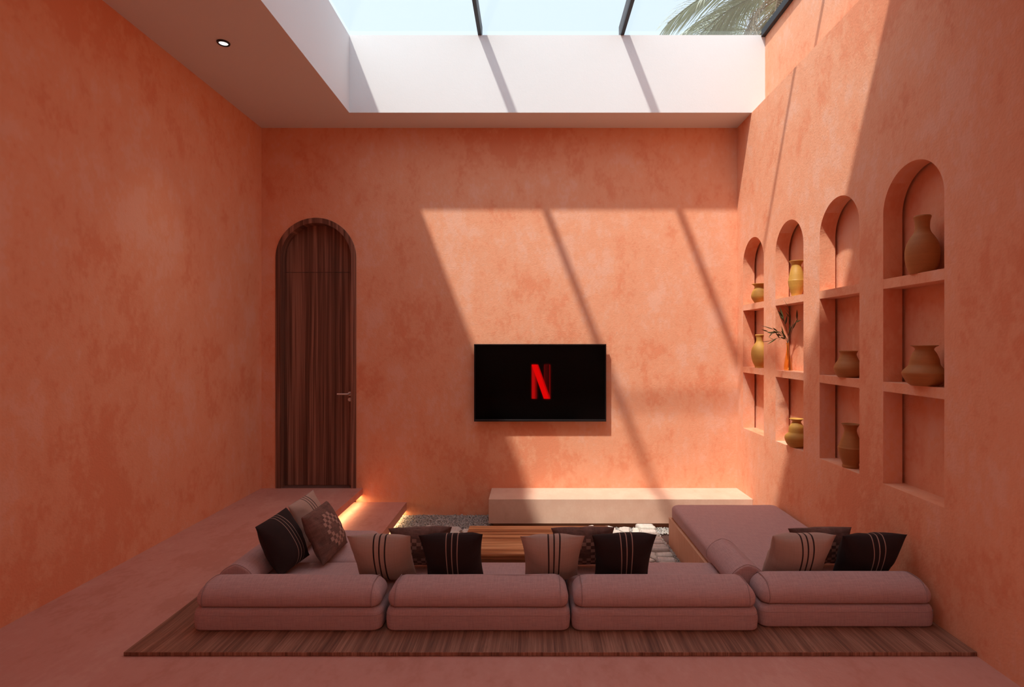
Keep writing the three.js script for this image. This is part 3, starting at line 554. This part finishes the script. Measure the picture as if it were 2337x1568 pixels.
// ---------------------------------------------------------------- outside: ground and two palms beyond the back wall
structure('ground', box(-20, 30, -0.8, -0.5, DB + 0.35, 40), std({ color: lin(0.3, 0.27, 0.2), roughness: 1 }));
{
  const leafG = (len, droop, n, width, seed) => {
    const R = rng(seed), parts = [], curve = new THREE.CatmullRomCurve3([0, 0.25, 0.5, 0.75, 1].map((t) => new THREE.Vector3(len * t * (1 - 0.12 * t), len * (0.30 * t - droop * t * t), 0)));
    parts.push(clean(new THREE.TubeGeometry(curve, 20, 0.012, 5).toNonIndexed()));
    const pos = [];
    for (let i = 0; i < n; i++) for (const s of [-1, 1]) {
      const t = 0.14 + 0.86 * (i + 0.5) / n, p = curve.getPoint(t), tan = curve.getTangent(t), L = width * (0.45 + 0.75 * Math.sin(Math.PI * (0.1 + 0.75 * t))) * (0.8 + 0.4 * R());
      const out = new THREE.Vector3(0, 0.1, s * (0.75 + 0.2 * R())).addScaledVector(tan, 0.9).normalize(), w = len * 0.0062, sink = L * (0.25 + 0.3 * R());
      const at = (q) => p.clone().addScaledVector(out, L * q).add(new THREE.Vector3(0, -sink * q * q, 0)), side = new THREE.Vector3().crossVectors(out, new THREE.Vector3(0, 1, 0)).normalize();
      const cs = [[0, 0.6], [0.3, 1], [0.65, 0.75]].map(([q, k]) => [at(q).addScaledVector(side, -w * k), at(q).add(new THREE.Vector3(0, -w * 0.35 * k, 0)), at(q).addScaledVector(side, w * k)]), end = at(1);
      const tri = (...v) => v.forEach((q) => pos.push(q.x, q.y, q.z));
      for (let j = 0; j < 2; j++) for (let k = 0; k < 2; k++) { tri(cs[j][k], cs[j][k + 1], cs[j + 1][k + 1]); tri(cs[j][k], cs[j + 1][k + 1], cs[j + 1][k]); }
      tri(cs[2][0], cs[2][1], end); tri(cs[2][1], cs[2][2], end);
    }
    const g = new THREE.BufferGeometry(); g.setAttribute('position', new THREE.Float32BufferAttribute(pos, 3)); g.computeVertexNormals(); g.setAttribute('uv', new THREE.Float32BufferAttribute(new Float32Array(pos.length / 3 * 2), 2));
    return mergeGeometries([parts[0], g]);
  };
  const greenM = phys({ color: lin(0.30, 0.31, 0.19), roughness: 0.6, transmission: 0.4, thickness: 0, side: THREE.DoubleSide }), dryM = std({ color: lin(0.34, 0.27, 0.19), roughness: 0.9, side: THREE.DoubleSide }), bark = std({ color: lin(0.2, 0.15, 0.11), roughness: 1, map: times(potTex, 2, 4) });
  const palm = (x, y, d, len, seed, label) => {
    const t = thing('palm_tree', label, 'palm tree', [x, -0.5, -d]), R = rng(seed), h = y + 0.5;
    const pts = []; for (let i = 0; i <= 40; i++) { const q = i / 40; pts.push(new THREE.Vector2((0.16 - 0.05 * q) * (1 + 0.07 * ((i % 2) ? 1 : 0)), h * q)); }
    mesh('trunk', clean(new THREE.LatheGeometry(pts, 20)), bark, t);
    for (let i = 0; i < 24; i++) {
      const dry = i > 16, m = mesh('frond', leafG(len * (0.8 + 0.35 * R()), dry ? 1.25 : 0.35 + 0.45 * R(), 34, len * 0.34, seed * 50 + i), dry ? dryM : greenM, t);
      m.position.y = h - 0.03 - (dry ? 0.05 : 0); m.rotation.set(0, i * 2.39996 + R() * 0.3, dry ? -0.5 : 0.35 * R() - 0.1); m.rotation.order = 'YXZ';
    }
  };
  palm((1790 - CX) * 8.6 / F, EYE + (CY + 25) * 8.6 / F, 8.6, 1.75, 3, 'taller palm crown seen through the roof glass beside the right wall');
  palm((1735 - CX) * 14 / F, EYE + (CY - 66) * 14 / F, 14, 2.5, 8, 'lower palm crown just above the white edge of the roof opening');
}

renderer.render(scene, camera);
